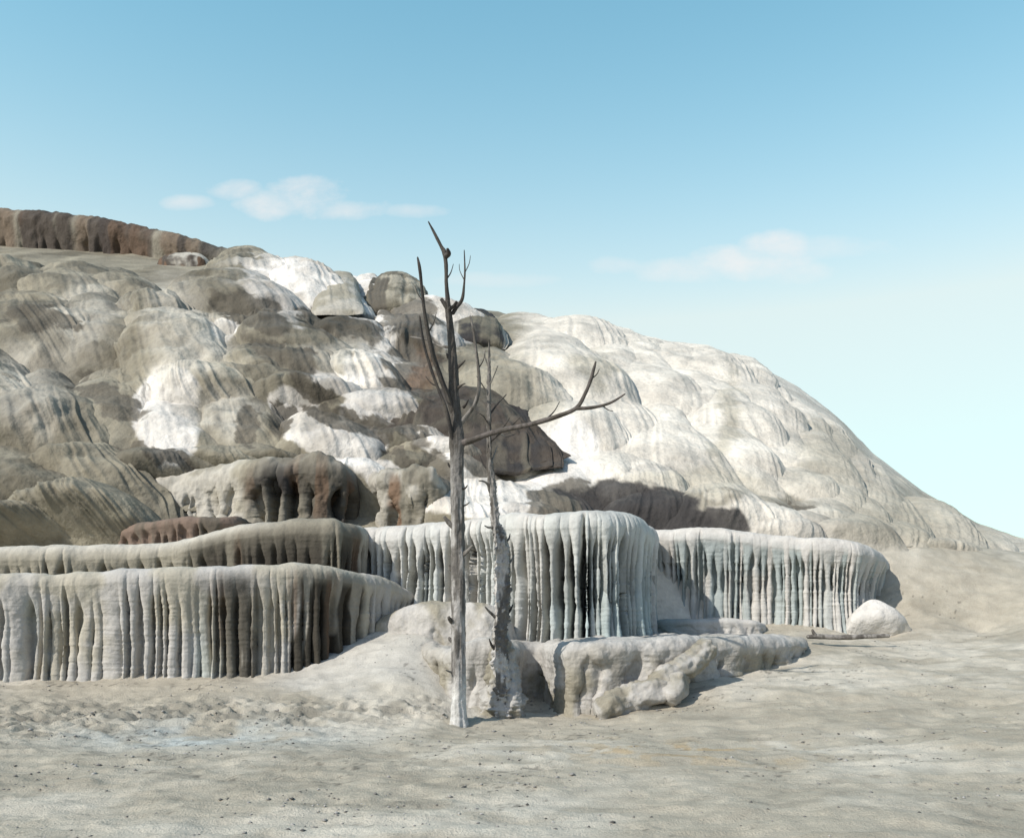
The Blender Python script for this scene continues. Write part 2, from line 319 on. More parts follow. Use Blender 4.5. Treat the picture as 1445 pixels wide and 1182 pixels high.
for q in sorted(L, key=lambda q: q[1] + q[3]):
    jr = np.random.default_rng(int(q[0] * 31 + q[1] * 7 + 5000))
    right = q[0] > 720 and q[4] in 'WPB'; white_ = q[4] == 'W'
    q = (q[0] - q[2] * .08, q[1], q[2] * (1.12 if right else 1.2), q[3] * 1.45) + tuple(q[4:])
    lobe(*q, prot=jr.uniform(.55, .85) if right else jr.uniform(.72, 1.15), sink=.95, end=.995, fl=jr.uniform(.6, 1.6), top=jr.uniform(.70, .86), skew=(jr.uniform(-.05, .30) if right else jr.uniform(.05, .5)) * q[3], sharp=jr.uniform(1.45, 1.8), rib=.5 if right else (.3 if white_ else .7), calm=.4 if right else .75)
# mineral stains, white sinter and a painted band of shade: one continuous field over the whole slope
base_l = OLIVE * 1.3 + .01; base_r = np.array((.465, .445, .40)) * TINT
BL = [('W',422,402,62,42),('W',385,385,40,14),('W',515,400,24,36),('W',548,468,22,34),('W',525,450,30,14),('W',625,445,48,36),('W',238,590,40,62),('W',548,522,48,34),('W',500,548,56,13),('W',412,572,30,22),('W',545,572,40,22),
      ('W',452,615,46,30),('W',505,612,28,44),('W',590,606,48,14),('W',640,632,50,14),('W',318,462,16,15),('W',720,640,40,18),('W',725,692,80,26),('W',690,655,50,16),('W',790,640,46,46),('W',650,700,50,24),('W',580,690,60,24),
      ('P',248,455,44,70),('P',300,480,30,40),('P',500,505,50,22),('P',320,590,40,36),('P',268,520,60,22),('P',355,372,40,14),('P',430,500,20,16),('P',120,460,50,60),('P',40,560,60,60),
      ('D',400,500,52,22),('D',480,462,58,22),('D',575,445,44,36),('D',592,500,36,40),('D',600,552,70,14),('D',480,588,60,14),('D',555,600,48,14),('D',440,545,34,14),('D',345,610,16,22),('D',392,592,20,26),('D',690,645,46,22),
      ('D',345,432,50,26),('D',610,650,30,24),('D',560,640,30,12),('D',230,655,60,12),('D',520,590,40,10),('D',160,560,50,20),('D',60,450,50,24),('R',602,520,16,34),('R',640,590,40,20),
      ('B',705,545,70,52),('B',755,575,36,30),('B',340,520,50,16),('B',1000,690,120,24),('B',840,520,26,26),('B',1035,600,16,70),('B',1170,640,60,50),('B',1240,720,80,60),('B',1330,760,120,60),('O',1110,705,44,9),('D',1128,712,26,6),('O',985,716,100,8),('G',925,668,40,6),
      ('D',800,712,46,36),('K',845,734,100,54),('K',915,750,100,46),('K',985,756,84,34),('D',770,722,40,34)]  # dark band above the right terrace: its shade painted into the hill colour
def stain_shade(v):
    px = v[:, 0] * F / v[:, 1] + HX; py = HY - (v[:, 2] - H) * F / v[:, 1]
    w1 = 34 * fbm(v * np.array([.6, .6, .4]), 6, 141, .62); w2 = 30 * fbm(v * np.array([.6, .6, .4]) + 7, 6, 145, .62); qx0 = px + w1; qy0 = py + w2
    r_ = sstep(700, 770, qx0 + .45 * (600 - py) * 0 + (py > 620) * 40)[:, None]; c = base_l * (1 - r_) + base_r * r_
    for (k, cx, cy, rx, ry) in BL:
        wk = .55 if k == 'W' else 1.0; qx = px + wk * w1; qy = py + wk * w2
        if k == 'W': rx, ry = rx * 1.22, ry * 1.22
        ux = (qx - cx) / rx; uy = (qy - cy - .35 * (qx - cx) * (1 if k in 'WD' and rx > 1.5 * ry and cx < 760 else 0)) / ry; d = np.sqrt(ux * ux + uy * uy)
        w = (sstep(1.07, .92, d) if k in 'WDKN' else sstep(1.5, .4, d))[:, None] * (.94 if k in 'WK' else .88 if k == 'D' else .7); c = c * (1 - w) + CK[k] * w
    return c
hv_ = np.vstack(HV); cv_ = np.vstack(HC); lum = cv_.mean(1); ST = stain_shade(hv_)
fine = fbm(hv_ * np.array([.9, .9, .35]), 5, 151)
ST = ST * (1 + .25 * fine)[:, None] * (.78 + .44 * sstep(.1, .6, lum / lum.max()))[:, None]; dirt = sstep(.12, .5, fbm(hv_ * np.array([.6, .6, .25]) + 3, 4, 155))[:, None] * sstep(820, 640, hv_[:, 0] * F / hv_[:, 1] + HX)[:, None] * .55
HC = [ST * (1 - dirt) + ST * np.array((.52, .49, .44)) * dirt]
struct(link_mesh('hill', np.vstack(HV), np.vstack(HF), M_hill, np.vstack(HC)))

def mound(name, label, parts, cat='rock mound', group=None):
    vs_, fs_, cs_ = [], [], []; k = 0
    for a, kw in parts:
        kw.setdefault('dY', 1.3 if 'Y' not in kw else 0); v, f, c = tongue(*a, **kw); vs_.append(v); fs_.append(f + k); cs_.append(c); k += len(v)
    v = np.vstack(vs_); b = v[v[:, 2].argmin()].copy(); o = link_mesh(name, v - b, np.vstack(fs_), M_hill, np.vstack(cs_)); o.location = [float(q) for q in b]
    return tag(o, label, cat, group)
G_ = 'travertine knobs along the crest of the hill'
mound('crest_boulder', 'small pale knob with an orange streak just under the dark rust cap', [((264,357,38,50,'P','N'), dict(c3='R', prot=.9, rib=1.2, calm=.4, Y=43.8, sharp=2, top=.5, end=.8))], group=G_)
mound('crest_boulder', 'smooth beige egg shaped knob between two white patches on the crest', [((478,383,30,60,'B','P'), dict(prot=1.0, rib=.4, end=.8, calm=.5, dY=4.2, sink=.4))], group=G_)
mound('crest_boulder', 'olive grey streaked knob on the crest touching the top of the left dead branch', [((560,386,40,58,'O','B'), dict(c3='D', prot=.9, rib=1.1, end=.75, calm=.5, dY=2.8, sharp=1.8, top=.6))], group=G_)
mound('crest_boulder', 'black streaked dome behind the upper trunk of the dead tree', [((668,437,40,56,'O','K'), dict(c3='P', prot=.9, rib=1.3, end=.8, calm=.4, dY=3, sharp=1.8, top=.65))], group=G_)
mound('brown_dome', 'big dark brown dome behind the two dead trees at mid slope', [((642,545,118,104,'N','D'), dict(c3='N', prot=.44, rib=1.0, skew=26, sink=.9, end=.995, sharp=1.6, top=.78, dY=2.0, calm=.8)), ((704,563,76,100,'N','K'), dict(c3='D', prot=.50, rib=1.3, skew=-2, sink=.85, end=.99, sharp=1.6, top=.78, dY=1.8, calm=.8))])

mound('rounded_lump', 'pale rounded lump at the far right foot of the fluted right terrace', [((1236,845,44,56,'L','P'), dict(prot=.55, Y=17.0, rib=.25, skew=10, sink=.9, end=.99, calm=1.0, sharp=1.7, top=.8))])
# ------------------------------------------------------------------ terraces: rim + fluted drapery swept along a plan curve
def spline(pts, ds):
    p = np.array(pts, float); ext = np.vstack([2 * p[0] - p[1], p, 2 * p[-1] - p[-2]]); o = []
    for i in range(1, len(ext) - 2):
        t = np.linspace(0, 1, 60, endpoint=False)[:, None]; a, b, c, d = ext[i - 1:i + 3]
        o.append(.5 * (2 * b + (c - a) * t + (2 * a - 5 * b + 4 * c - d) * t ** 2 + (3 * b - a - 3 * c + d) * t ** 3))
    o = np.vstack(o + [p[-1:]]); s = np.concatenate([[0], np.cumsum(np.linalg.norm(np.diff(o[:, :2], axis=0), axis=1))])
    q = np.arange(0, s[-1], ds); return np.stack([np.interp(q, s, o[:, k]) for k in range(o.shape[1])], 1), q

def terrace(name, label, pts, col, ds=.02, lip=.16, back=2.0, rise=.0, D=.28, over=.10, flare=.12, sp=.24, thin=.62, gap0=.18, lump=.03, wave=.10, wavef=.7, seed=1, mat=None, cat='travertine terrace', rows=130, Dpx=None, ringamp=.007, knobs=.5, shoulder=.55, basin=True, flat_back=True, names=('rim', 'drapery'), dvar=.32, group=None):
    r_ = np.random.default_rng(seed)
    w = np.array([np.append(P(px, pt, Y), H - (pb - HY) * Y / F) for (px, Y, pt, pb) in pts])
    path, s = spline(w, ds); x, y, zt, zb = path.T; zb = zb - .15; px = x * F / y + HX
    tx, ty = np.gradient(x), np.gradient(y); l = np.hypot(tx, ty); nx, ny = ty / l, -tx / l
    k_ = max(3, int(.35 / ds)); ker = np.hanning(k_ * 2 + 1); ker /= ker.sum()
    nx = np.convolve(np.pad(nx, k_, 'edge'), ker, 'valid'); ny = np.convolve(np.pad(ny, k_, 'edge'), ker, 'valid'); l = np.hypot(nx, ny); nx /= l; ny /= l
    ns = len(s); zt = zt + .045 * n1(s * 1.1, seed + 2)
    # columns
    cs, ws = [], []; c = -sp
    while c < s[-1] + sp:
        st = sp * (r_.uniform(.45, 1.1) if r_.uniform() < .6 else r_.uniform(1.1, 2.1)); cs.append(c + st / 2); ws.append(st / 2 * r_.uniform(.85, 1.15)); c += st
    na, nl = 26, 22
    ra_ = np.concatenate([np.linspace(0, 1, na) ** .6]); th = np.linspace(0, math.pi / 2, nl + 1)[1:]; tt = np.linspace(0, 1, rows + 1)[1:]
    offs, zs, env, tf = [], [], [], []
    for a in ra_: offs.append(np.full(ns, -back * (1 - a) - lip)); zs.append(zt + rise * (1 - a) - (.05 * math.sin(a * math.pi) if basin else 0)); env.append(0); tf.append(0)
    for q in th: offs.append(np.full(ns, -lip + lip * math.sin(q))); zs.append(zt - lip * (1 - math.cos(q))); env.append(float(sstep(.35, 1.57, q)) * .22); tf.append(0)
    hh = zt - lip - zb
    for t in tt:
        offs.append(np.full(ns, -over * math.sin(min(t / .6, 1) * math.pi / 2) + flare * max(0, (t - .55) / .45) ** 2)); zs.append(zt - lip - hh * t); env.append(.22 + .78 * float(sstep(-gap0 * .12, gap0, t))); tf.append(t)
    offs = np.array(offs); zs = np.array(zs); env = np.array(env)[:, None]; tf = np.array(tf)[:, None]; R = len(offs)
    S = np.broadcast_to(s[None], (R, ns))
    prof = np.zeros((R, ns)); cid = np.zeros((R, ns), int)
    for i, (c, wd) in enumerate(zip(cs, ws)):
        j0, j1 = np.searchsorted(s, [c - wd * 3.2, c + wd * 3.2])
        if j1 <= j0: continue
        ss = S[:, j0:j1]; sh = np.clip(shoulder + r_.uniform(-.18, .18), .2, .9); pin = r_.uniform(.25, .6)
        top = 1.55 - (1.55 - thin) * sstep(0, pin * .75, tf)                     # merges with its neighbours under the lip
        bot = (thin + (.98 - thin) * sstep(sh, sh + .10, tf) + .25 * sstep(.9, 1, tf))
        wid = wd * (.62 if r_.uniform() < .3 else 1.05) * np.where(tf < sh, top, bot) * (1 + knobs * .22 * n1(tf * 7 + i * 3.1, seed + 4)) * r_.uniform(.85, 1.15)
        cc = c + wd * .55 * n1(tf * 1.6 + i * 7.7, seed + 5)
        u = np.abs(ss - cc) / np.maximum(wid, 1e-3); dp = r_.uniform(1 - dvar, 1)
        val = np.sqrt(np.clip(1 - u ** 3.2, 0, 1)) * dp
        better = val > prof[:, j0:j1]; prof[:, j0:j1] = np.where(better, val, prof[:, j0:j1]); cid[:, j0:j1] = np.where(better, i, cid[:, j0:j1])
    groove = (D if Dpx is None else D * Dpx(px)[None]) * env * (1 - prof) * (1 + .35 * n1(S * .9 + 3, seed + 7))
    wv = wave * n1(s * wavef, seed + 8)[None] * np.clip(1 + offs / back, 0, 1)
    o = offs + wv - groove
    if flat_back:
        o1 = np.maximum(offs, -lip) + wv - groove; o2 = np.minimum(offs + lip, 0); o = None
        v = np.stack([x[None] + nx[None] * o1, y[None] + ny[None] * o1 - o2, zs], -1).reshape(-1, 3)
    else: v = np.stack([x[None] + nx[None] * o, y[None] + ny[None] * o, zs], -1).reshape(-1, 3)
    f = gridf(R, ns); nn = vnorm(v, f)
    lf = fbm(v * np.array([2.8, 2.8, 2.0]), 4, seed + 20, .42) * lump + fbm(v * 11, 3, seed + 24) * min(lump * .18, .008) + fbm(v * np.array([2.0, 2.0, 24.0]), 3, seed + 27) * ringamp * np.broadcast_to(env, (R, ns)).reshape(-1)
    v = v + nn * lf[:, None]
    # colour
    pxx = np.broadcast_to(px[None], (R, ns)).reshape(-1); t2 = np.broadcast_to(tf, (R, ns)).reshape(-1); ci = cid.reshape(-1)
    cc = col(pxx, t2, ci, S.reshape(-1), v, np.broadcast_to(env, (R, ns)).reshape(-1), prof.reshape(-1))
    base = np.array([x[ns // 2], y[ns // 2], zb.min()]); root = empty(name, base, label, cat, group)
    cut = na + int(nl * .75)
    for nm, a, b in ((names[0], 0, cut + 1), (names[1], cut, R)):
        vv = v.reshape(R, ns, 3)[a:b].reshape(-1, 3) - base; c_ = cc.reshape(R, ns, 3)[a:b].reshape(-1, 3)
        link_mesh(nm, vv, gridf(b - a, ns), mat or M_ter, c_, root)
    return root
def lerp(a, b, t): return a * (1 - t[:, None]) + b * t[:, None]
def ckey(ci, seed):
    r = np.random.default_rng(seed).uniform(0, 1, 4000); return r[ci]
def streak(S, t, f, seed, wob=.5): return fbm(np.stack([S * f, t * wob, 0 * S + seed], -1), 4, seed)

# central pulpit terrace
def c_pulpit(px, t, ci, S, v, env, prof):
    c = np.tile(LGREY * np.array((.98, 1.0, 1.01)), (len(px), 1)); c = lerp(c, np.tile(WHITE * .86, (len(px), 1)), sstep(.2, 0, env))
    b = sstep(.05, .6, ckey(ci, 3)[:] * .6 + .55 * streak(S, t, 2.0, 41)) * (.35 + .6 * sstep(.1, .8, t)) * (.5 + .5 * sstep(640, 900, px)); c = lerp(c, np.tile(BLUE, (len(px), 1)), b)
    d = sstep(.15, .5, streak(S, t, 2.6, 43)) * sstep(.2, .8, env) * .45; return lerp(c, np.tile(GREY * .75, (len(px), 1)), d)
terrace('pulpit_terrace', 'wide pale terrace of slender columns bulging forward behind the two dead trees',
  [(470,16.6,745,850),(530,16.2,742,850),(585,15.9,737,852),(640,15.7,732,856),(690,15.3,727,885),(735,14.9,723,905),(790,14.6,720,907),(840,14.5,719,908),(880,14.7,721,908),(910,15.2,727,906),(924,16.0,736,902),(927,17.2,742,895),(926,18.6,748,890)],
  c_pulpit, ds=.0095, sp=.135, D=.85, thin=.44, dvar=.2, lip=.30, over=.0, flare=.12, seed=11, rows=170, gap0=.26, back=2.2)

def c_right(px, t, ci, S, v, env, prof):
    n = len(px); c = np.tile(LGREY * .9, (n, 1)); c = lerp(c, np.tile(WHITE * .9, (n, 1)), sstep(.2, 0, env))
    c = lerp(c, np.tile(BLUE * .82, (n, 1)), sstep(.2, .75, ckey(ci, 5) + .3 * streak(S, t, 1.5, 51)) * sstep(0.1, .4, env) * .75)
    w = sstep(.35, .6, streak(S, t, 2.2, 53)) * sstep(.25, .4, t); return lerp(c, np.tile(WHITE * .85, (n, 1)), w * .8)
terrace('curtain_terrace', 'long low bluish grey fluted terrace on the right with drip curtains under its rim',
  [(890,18.4,745,886),(935,17.9,745,886),(985,17.6,744,886),(1040,17.4,747,887),(1090,17.3,753,888),(1140,17.0,757,889),(1180,16.9,758,888),(1222,17.0,764,887),(1246,17.6,775,882),(1258,19.0,790,878)],
  c_right, ds=.010, sp=.108, D=.24, thin=.58, lip=.26, over=.14, flare=.20, seed=23, rows=150, shoulder=.34, gap0=.22, back=2.6, knobs=1.0)

def c_left(px, t, ci, S, v, env, prof):
    n = len(px); c = lerp(np.tile(LGREY * .78, (n, 1)), np.tile(BEIGE * 1.35, (n, 1)), sstep(-.2, .4, fbm(v * 1.3, 4, 60)) * .8); st = streak(S, t, 1.7, 61)
    px = px + 26 * fbm(np.stack([S * 1.8, t * .8, 0 * S + .5], -1), 4, 62)
    k = sstep(275, 330, px) * (1 - sstep(505, 520, px)) * sstep(.0, .4, env)
    dk = k * np.clip(sstep(285, 308, px) * (.88 + .12 * sstep(-.1, .2, st)) + sstep(405, 440, px) * .85 - sstep(350, 366, px) * (1 - sstep(400, 415, px)) * .8, 0, 1); c = lerp(c, np.tile(DOLIVE * .45, (n, 1)), dk)
    rr = k * sstep(.2, .45, streak(S, t, 3.1, 63)) * .55; c = lerp(c, np.tile(RED * 1.1, (n, 1)), rr)
    bl = (1 - sstep(280, 310, px)) * sstep(.0, .5, streak(S, t, 2.3, 65)) * .5 * sstep(.2, .6, env); c = lerp(c, np.tile(BLUE, (n, 1)), bl)
    ws = k * sstep(.38, .5, streak(S, t, 4.1, 67)) * .6; return lerp(c, np.tile(PALE, (n, 1)), ws)
terrace('drapery_terrace', 'front left terrace with thick hanging flutes stained brown toward its right end',
  [(-160,13.2,812,962),(0,13.35,808,958),(120,13.5,805,955),(220,13.6,801,952),(300,13.75,797,952),(400,13.9,796,952),(455,14.15,798,945),(500,14.6,803,925),(545,15.2,812,895),(580,15.9,832,872),(594,16.8,846,868),(596,18,850,866)],
  c_left, ds=.014, sp=.15, D=.24, thin=.98, lip=.22, over=.05, flare=.07, seed=31, rows=140, shoulder=.97, gap0=.35, knobs=.35, back=1.8, wave=.13)

def c_second(px, t, ci, S, v, env, prof):
    n = len(px); c = np.tile(BEIGE * 1.0, (n, 1)); c = lerp(c, np.tile(PALE * 1.1, (n, 1)), sstep(.3, 0, env) * (1 - sstep(330, 420, px)) + 0 * px)
    px = px + 30 * fbm(np.stack([S * 1.6, t * .8, 0 * S + .5], -1), 4, 72); k = sstep(245, 300, px) * (.35 * sstep(300, 420, px) + (1 - .35 * sstep(300, 420, px)) * sstep(.03, .35, env)); c = lerp(c, np.tile(DOLIVE * .6, (n, 1)), k * (.62 + .45 * sstep(-.3, .1, streak(S, t, 2.6, 71))) * (1 - .2 * sstep(.3, 0, t)))
    c = lerp(c, np.tile(RED, (n, 1)), k * sstep(.1, .4, streak(S, t, 2.2, 73)) * .5); return lerp(c, np.tile(PALE, (n, 1)), sstep(510, 520, px) * .7)
terrace('ribbed_terrace', 'second left terrace with slanting dark brown ribs above the front left terrace',
  [(-160,15.4,770,860),(0,15.5,768,860),(150,15.6,766,860),(220,15.6,763,860),(280,15.5,750,860),(330,15.4,738,860),(390,15.2,731,860),(440,15.1,729,860),(485,15.2,732,860),(510,15.6,738,860),(522,16.4,742,860),(525,17.6,745,860)],
  c_second, ds=.016, sp=.16, D=.22, thin=.95, lip=.28, over=.03, flare=.05, seed=41, rows=110, shoulder=.98, knobs=.3, back=1.8, gap0=.25)

def c_redstrip(px, t, ci, S, v, env, prof):
    n = len(px); c = np.tile(RED * 1.0 + .05, (n, 1)); return lerp(c, np.tile(DOLIVE, (n, 1)), sstep(-.1, .3, streak(S, t, 2.5, 81)) * .8)
terrace('red_ledge', 'low reddish ledge tucked behind the left end of the ribbed terrace',
  [(160,17.6,745,790),(215,17.0,734,790),(260,16.8,728,790),(310,16.8,726,790),(338,17.1,728,790),(350,17.8,732,790)],
  c_redstrip, ds=.02, sp=.2, D=.14, lip=.14, seed=45, rows=50, back=1.5, over=.02, flare=.04)

def c_dark(px, t, ci, S, v, env, prof):
    n = len(px); pq = px + 40 * fbm(v * 1.2, 4, 95); k = sstep(335, 380, pq)
    c = lerp(np.tile(BEIGE * 1.12, (n, 1)), np.tile(PALE * 1.05, (n, 1)), sstep(-.2, .3, fbm(v * .9, 4, 99))); c = lerp(c, np.tile(OLIVE * 1.2, (n, 1)), sstep(.1, .5, fbm(v * 1.6, 4, 98)) * .5)
    d = np.tile(DOLIVE * .9, (n, 1)); d = lerp(d, np.tile(BLACK * 1.0, (n, 1)), sstep(-.35, .1, streak(S, t, 1.5, 91)) * .9)
    d = lerp(d, np.tile(RED * 1.0, (n, 1)), sstep(.15, .38, streak(S, t, 2.9, 93)) * .75 * (1 - sstep(.6, .95, t)))
    d = lerp(d, np.tile(BEIGE * .9, (n, 1)), sstep(.5, .75, ckey(ci, 9)) * sstep(.25, .5, t) * .75 * (1 - sstep(460, 480, px)))
    return lerp(c, d * .85, k * (.55 + .45 * sstep(.02, .3, env)))
terrace('pillared_terrace', 'broad mid left terrace, beige at left with dark dripping pillars at its right end',
  [(-160,20.6,712,790),(0,20.2,704,780),(120,19.8,692,770),(200,19.4,674,760),(270,19.1,657,752),(330,18.9,646,745),(380,18.7,640,742),(430,18.6,636,742),(470,18.6,639,742),(495,18.9,648,742),(508,19.6,662,742),(512,21.0,676,742)],
  c_dark, ds=.018, sp=.36, D=.66, thin=.66, lip=.48, over=-.05, flare=.10, seed=57, rows=110, gap0=.4, back=3.2, lump=.09, shoulder=.7, knobs=1.0, Dpx=lambda p: .18 + .82 * sstep(340, 400, p))

def c_cap(px, t, ci, S, v, env, prof):
    n = len(px); c = lerp(np.tile(BROWN, (n, 1)), np.tile(BEIGE * .85, (n, 1)), sstep(-.05, .3, streak(S, t, .55, 131)) * .8)
    c = lerp(c, np.tile(RED * 1.0, (n, 1)), sstep(.1, .4, streak(S, t, .45, 133)) * .6); return lerp(c, np.tile(BLACK, (n, 1)), sstep(.15, .4, streak(S, t, .7, 135)) * .7)
terrace('streaked_ledge', 'rust and black streaked ledge capping the far left crest of the hill',
  [(-80,49,285,410),(60,48,294,410),(150,47,304,410),(220,46,319,408),(285,45.5,336,404),(325,45.2,349,396),(343,46,361,388),(347,48.5,368,380)],
  c_cap, ds=.06, sp=1.0, D=.38, thin=.95, lip=.8, over=.15, flare=.0, seed=83, rows=40, gap0=.4, back=6, lump=.07, wave=.5, wavef=.25, cat='rock ledge', mat=M_hill, names=('ledge_top', 'ledge_face'), shoulder=.98)

def c_knoll(px, t, ci, S, v, env, prof):
    n = len(px); c = lerp(np.tile(PALE * .9, (n, 1)), np.tile(OLIVE, (n, 1)), sstep(-.15, .3, fbm(v * 1.5, 4, 97)) * .8 * sstep(520, 560, px) + 0 * px)
    c = lerp(c, np.tile(RED * 1.2, (n, 1)), sstep(11, 5, np.abs(px - 554 + 6 * fbm(v * 2, 2, 3))) * .9 * sstep(0, .3, env)); return lerp(c, np.tile(DOLIVE * .8, (n, 1)), sstep(620, 634, px) * .8)
terrace('lumpy_knoll', 'lumpy grey knoll with a rust streak right of the black pillared terrace',
  [(510,20.8,672,742),(517,19.5,662,742),(540,18.9,656,742),(570,18.6,655,742),(600,18.5,657,742),(622,18.7,663,738),(636,19.3,672,734),(641,20.6,684,730)],
  c_knoll, ds=.018, sp=.5, D=.26, thin=.8, lip=.36, over=-.02, flare=.04, seed=58, rows=90, gap0=.35, back=2.6, lump=.13, knobs=1.2, cat='rock knoll', names=('knoll_top', 'knoll_face'))

def c_pale(px, t, ci, S, v, env, prof):
    n = len(px); return lerp(np.tile(LGREY * .82, (n, 1)), np.tile(BEIGE * .95, (n, 1)), sstep(-.1, .4, fbm(v * 1.6, 4, 101)))
terrace('rounded_shelf', 'smooth rounded pale shelf in front of the columns left of the main trunk',
  [(400,17.0,935,990),(450,16.0,915,980),(490,15.4,893,975),(525,15.1,872,970),(560,14.85,857,965),(600,14.6,849,965),(650,14.5,848,965),(690,14.5,851,960),(715,14.8,862,950),(725,15.6,880,940)],
  c_pale, ds=.02, sp=.4, D=.05, lip=.30, seed=61, rows=50, back=1.4, over=-.04, flare=.22, lump=.05, mat=M_crust, names=('shelf_top', 'shelf_face'), cat='rock shelf')
terrace('pool_step', 'low bluish slab step at the foot of the right fluted terrace',
  [(905,17.4,878,898),(925,16.8,875,896),(980,16.5,874,895),(1040,16.4,873,895),(1070,16.4,874,895),(1081,16.7,878,894),(1083,17.3,882,893)],
  lambda px, t, ci, S, v, env, prof: lerp(np.tile(LGREY * .85, (len(px), 1)), np.tile(BLUE * .8, (len(px), 1)), sstep(1000, 930, px)), ds=.02, sp=.3, D=.03, lip=.09, seed=67, rows=24, back=1.0, over=-.02, flare=.05, lump=.02, names=('step_top', 'step_face'), cat='rock step')
def c_mound(px, t, ci, S, v, env, prof):
    n = len(px); c = lerp(np.tile(LGREY * .76, (n, 1)), np.tile(BEIGE * .92, (n, 1)), sstep(-.2, .3, fbm(v * 1.5, 4, 111)) * (.35 + .65 * sstep(0, .3, t)))
    return lerp(c, np.tile(OLIVE * 1.2, (n, 1)), sstep(.2, .5, fbm(v * 2.6, 4, 113)) * .5 * sstep(.2, .7, env))
terrace('front_mound', 'crumbly beige bank across the foreground behind the main trunk, split by a shadowed gap',
  [(596,15.2,898,950),(604,14.3,905,970),(622,13.6,912,990),(645,13.15,910,1010),(675,13.0,906,1016),(705,13.05,906,1020),(725,13.3,906,1022),(738,14.2,906,1024),(757,14.5,906,1026),(775,14.0,907,1024),(792,13.05,908,1022),(830,12.85,907,1020),(880,12.95,904,1006),(940,13.2,902,990),(1000,13.6,901,968),(1060,14.0,899,952),(1105,14.4,898,944),(1130,14.9,899,935),(1140,15.8,900,920)],
  c_mound, ds=.016, sp=.42, D=.12, thin=.8, lip=.18, seed=71, rows=90, back=2.0, rise=-.05, flat_back=True, over=.02, flare=.14, lump=.055, wave=.12, wavef=1.0, mat=M_crust, basin=False, names=('bank_top', 'bank_face'), cat='rock bank')

# ------------------------------------------------------------------ tubes: trees, log, crusted logs
def tube(pts, seed=0, seg=14, step=.02, bark=.10, barkf=(9, 2.0), tipclose=True, twist=0.0, flakes=0.0):
    """pts: (x, y, z, radius); returns verts, faces along a spline with bark relief"""
    p = np.array(pts, float); L_ = np.linalg.norm(np.diff(p[:, :3], axis=0), axis=1).sum(); n = max(5, int(L_ / step))
    ext = np.vstack([2 * p[0] - p[1], p, 2 * p[-1] - p[-2]]); o = []
    for i in range(1, len(ext) - 2):
        t = np.linspace(0, 1, 40, endpoint=False)[:, None]; a, b, c, d = ext[i - 1:i + 3]
        o.append(.5 * (2 * b + (c - a) * t + (2 * a - 5 * b + 4 * c - d) * t ** 2 + (3 * b - a - 3 * c + d) * t ** 3))
    o = np.vstack(o + [p[-1:]]); s = np.concatenate([[0], np.cumsum(np.linalg.norm(np.diff(o[:, :3], axis=0), axis=1))]); q = np.linspace(0, s[-1], n)
    o = np.stack([np.interp(q, s, o[:, k]) for k in range(4)], 1); c = o[:, :3]; r = np.maximum(o[:, 3], .0015)
    tan = np.gradient(c, axis=0); tan /= np.linalg.norm(tan, axis=1, keepdims=True) + 1e-9
    ref = np.array([0, 1., 0]) if abs(tan[:, 1]).mean() < .8 else np.array([1., 0, 0])
    a1 = np.cross(tan, ref); a1 /= np.linalg.norm(a1, axis=1, keepdims=True); a2 = np.cross(tan, a1)
    ang = np.linspace(0, 2 * math.pi, seg, endpoint=False)[None] + twist * q[:, None]
    A_, Q = np.broadcast_arrays(ang, q[:, None]); cx, sx = np.cos(A_), np.sin(A_)
    bk = fbm(np.stack([cx * barkf[0] * .16, sx * barkf[0] * .16, Q * barkf[1] + seed], -1), 3, seed) * bark + fbm(np.stack([cx * 1.6, sx * 1.6, Q * 9 + seed], -1), 3, seed + 5) * bark * .7
    if flakes: bk = bk + flakes * np.clip(fbm(np.stack([cx * 2.4, sx * 2.4, Q * 15 + seed], -1), 3, seed + 9), 0, 1)
    rr = r[:, None] * (1 + bk)
    if tipclose: rr[-1] *= .15; rr[0] *= .3
    v = c[:, None] + a1[:, None] * (cx * rr)[..., None] + a2[:, None] * (sx * rr)[..., None]
    i = (np.arange(n - 1)[:, None] * seg); j = np.arange(seg)[None]; jn = (j + 1) % seg
    f = np.stack([(i + j).ravel(), (i + jn).ravel(), (i + seg + jn).ravel(), (i + seg + j).ravel()], 1)
    return v.reshape(-1, 3), f
def wcol(v, seed, dark, pale, lo, hi, m0=-.2, m1=.3):
    k = sstep(lo, hi, v[:, 2]) if hi > lo else np.zeros(len(v))
    c = lerp(np.tile(pale, (len(v), 1)), np.tile(dark, (len(v), 1)), k)
    s = sstep(m0, m1, fbm(v * np.array([13, 13, 2.6]), 4, seed)) * .8; return lerp(c, np.tile(np.array((.075, .066, .055)), (len(v), 1)), s)
def px_tube(lst, Y, **k):
    """lst: (px, py, width px, [dy]) at depth Y"""
    pts = []
    for q in lst:
        yy = Y + (q[3] if len(q) > 3 else 0); pts.append(np.append(P(q[0], q[1], yy), q[2] * .5 * Y / F))
    return tube(pts, **k)
WD = np.array((.042, .038, .035)); WP = np.array((.42, .40, .37)); WM = np.array((.20, .185, .165)); WR = np.array((.115, .10, .09))
def part(name, root, geo, col):
    v, f = geo; b = np.array(root.location); return link_mesh(name, v - b, f, M_wood, col(v), root)
def joined(gs):
    vs_, fs_ = [], []; k = 0
    for v, f in gs: vs_.append(v); fs_.append(f + k); k += len(v)
    return np.vstack(vs_), np.vstack(fs_)

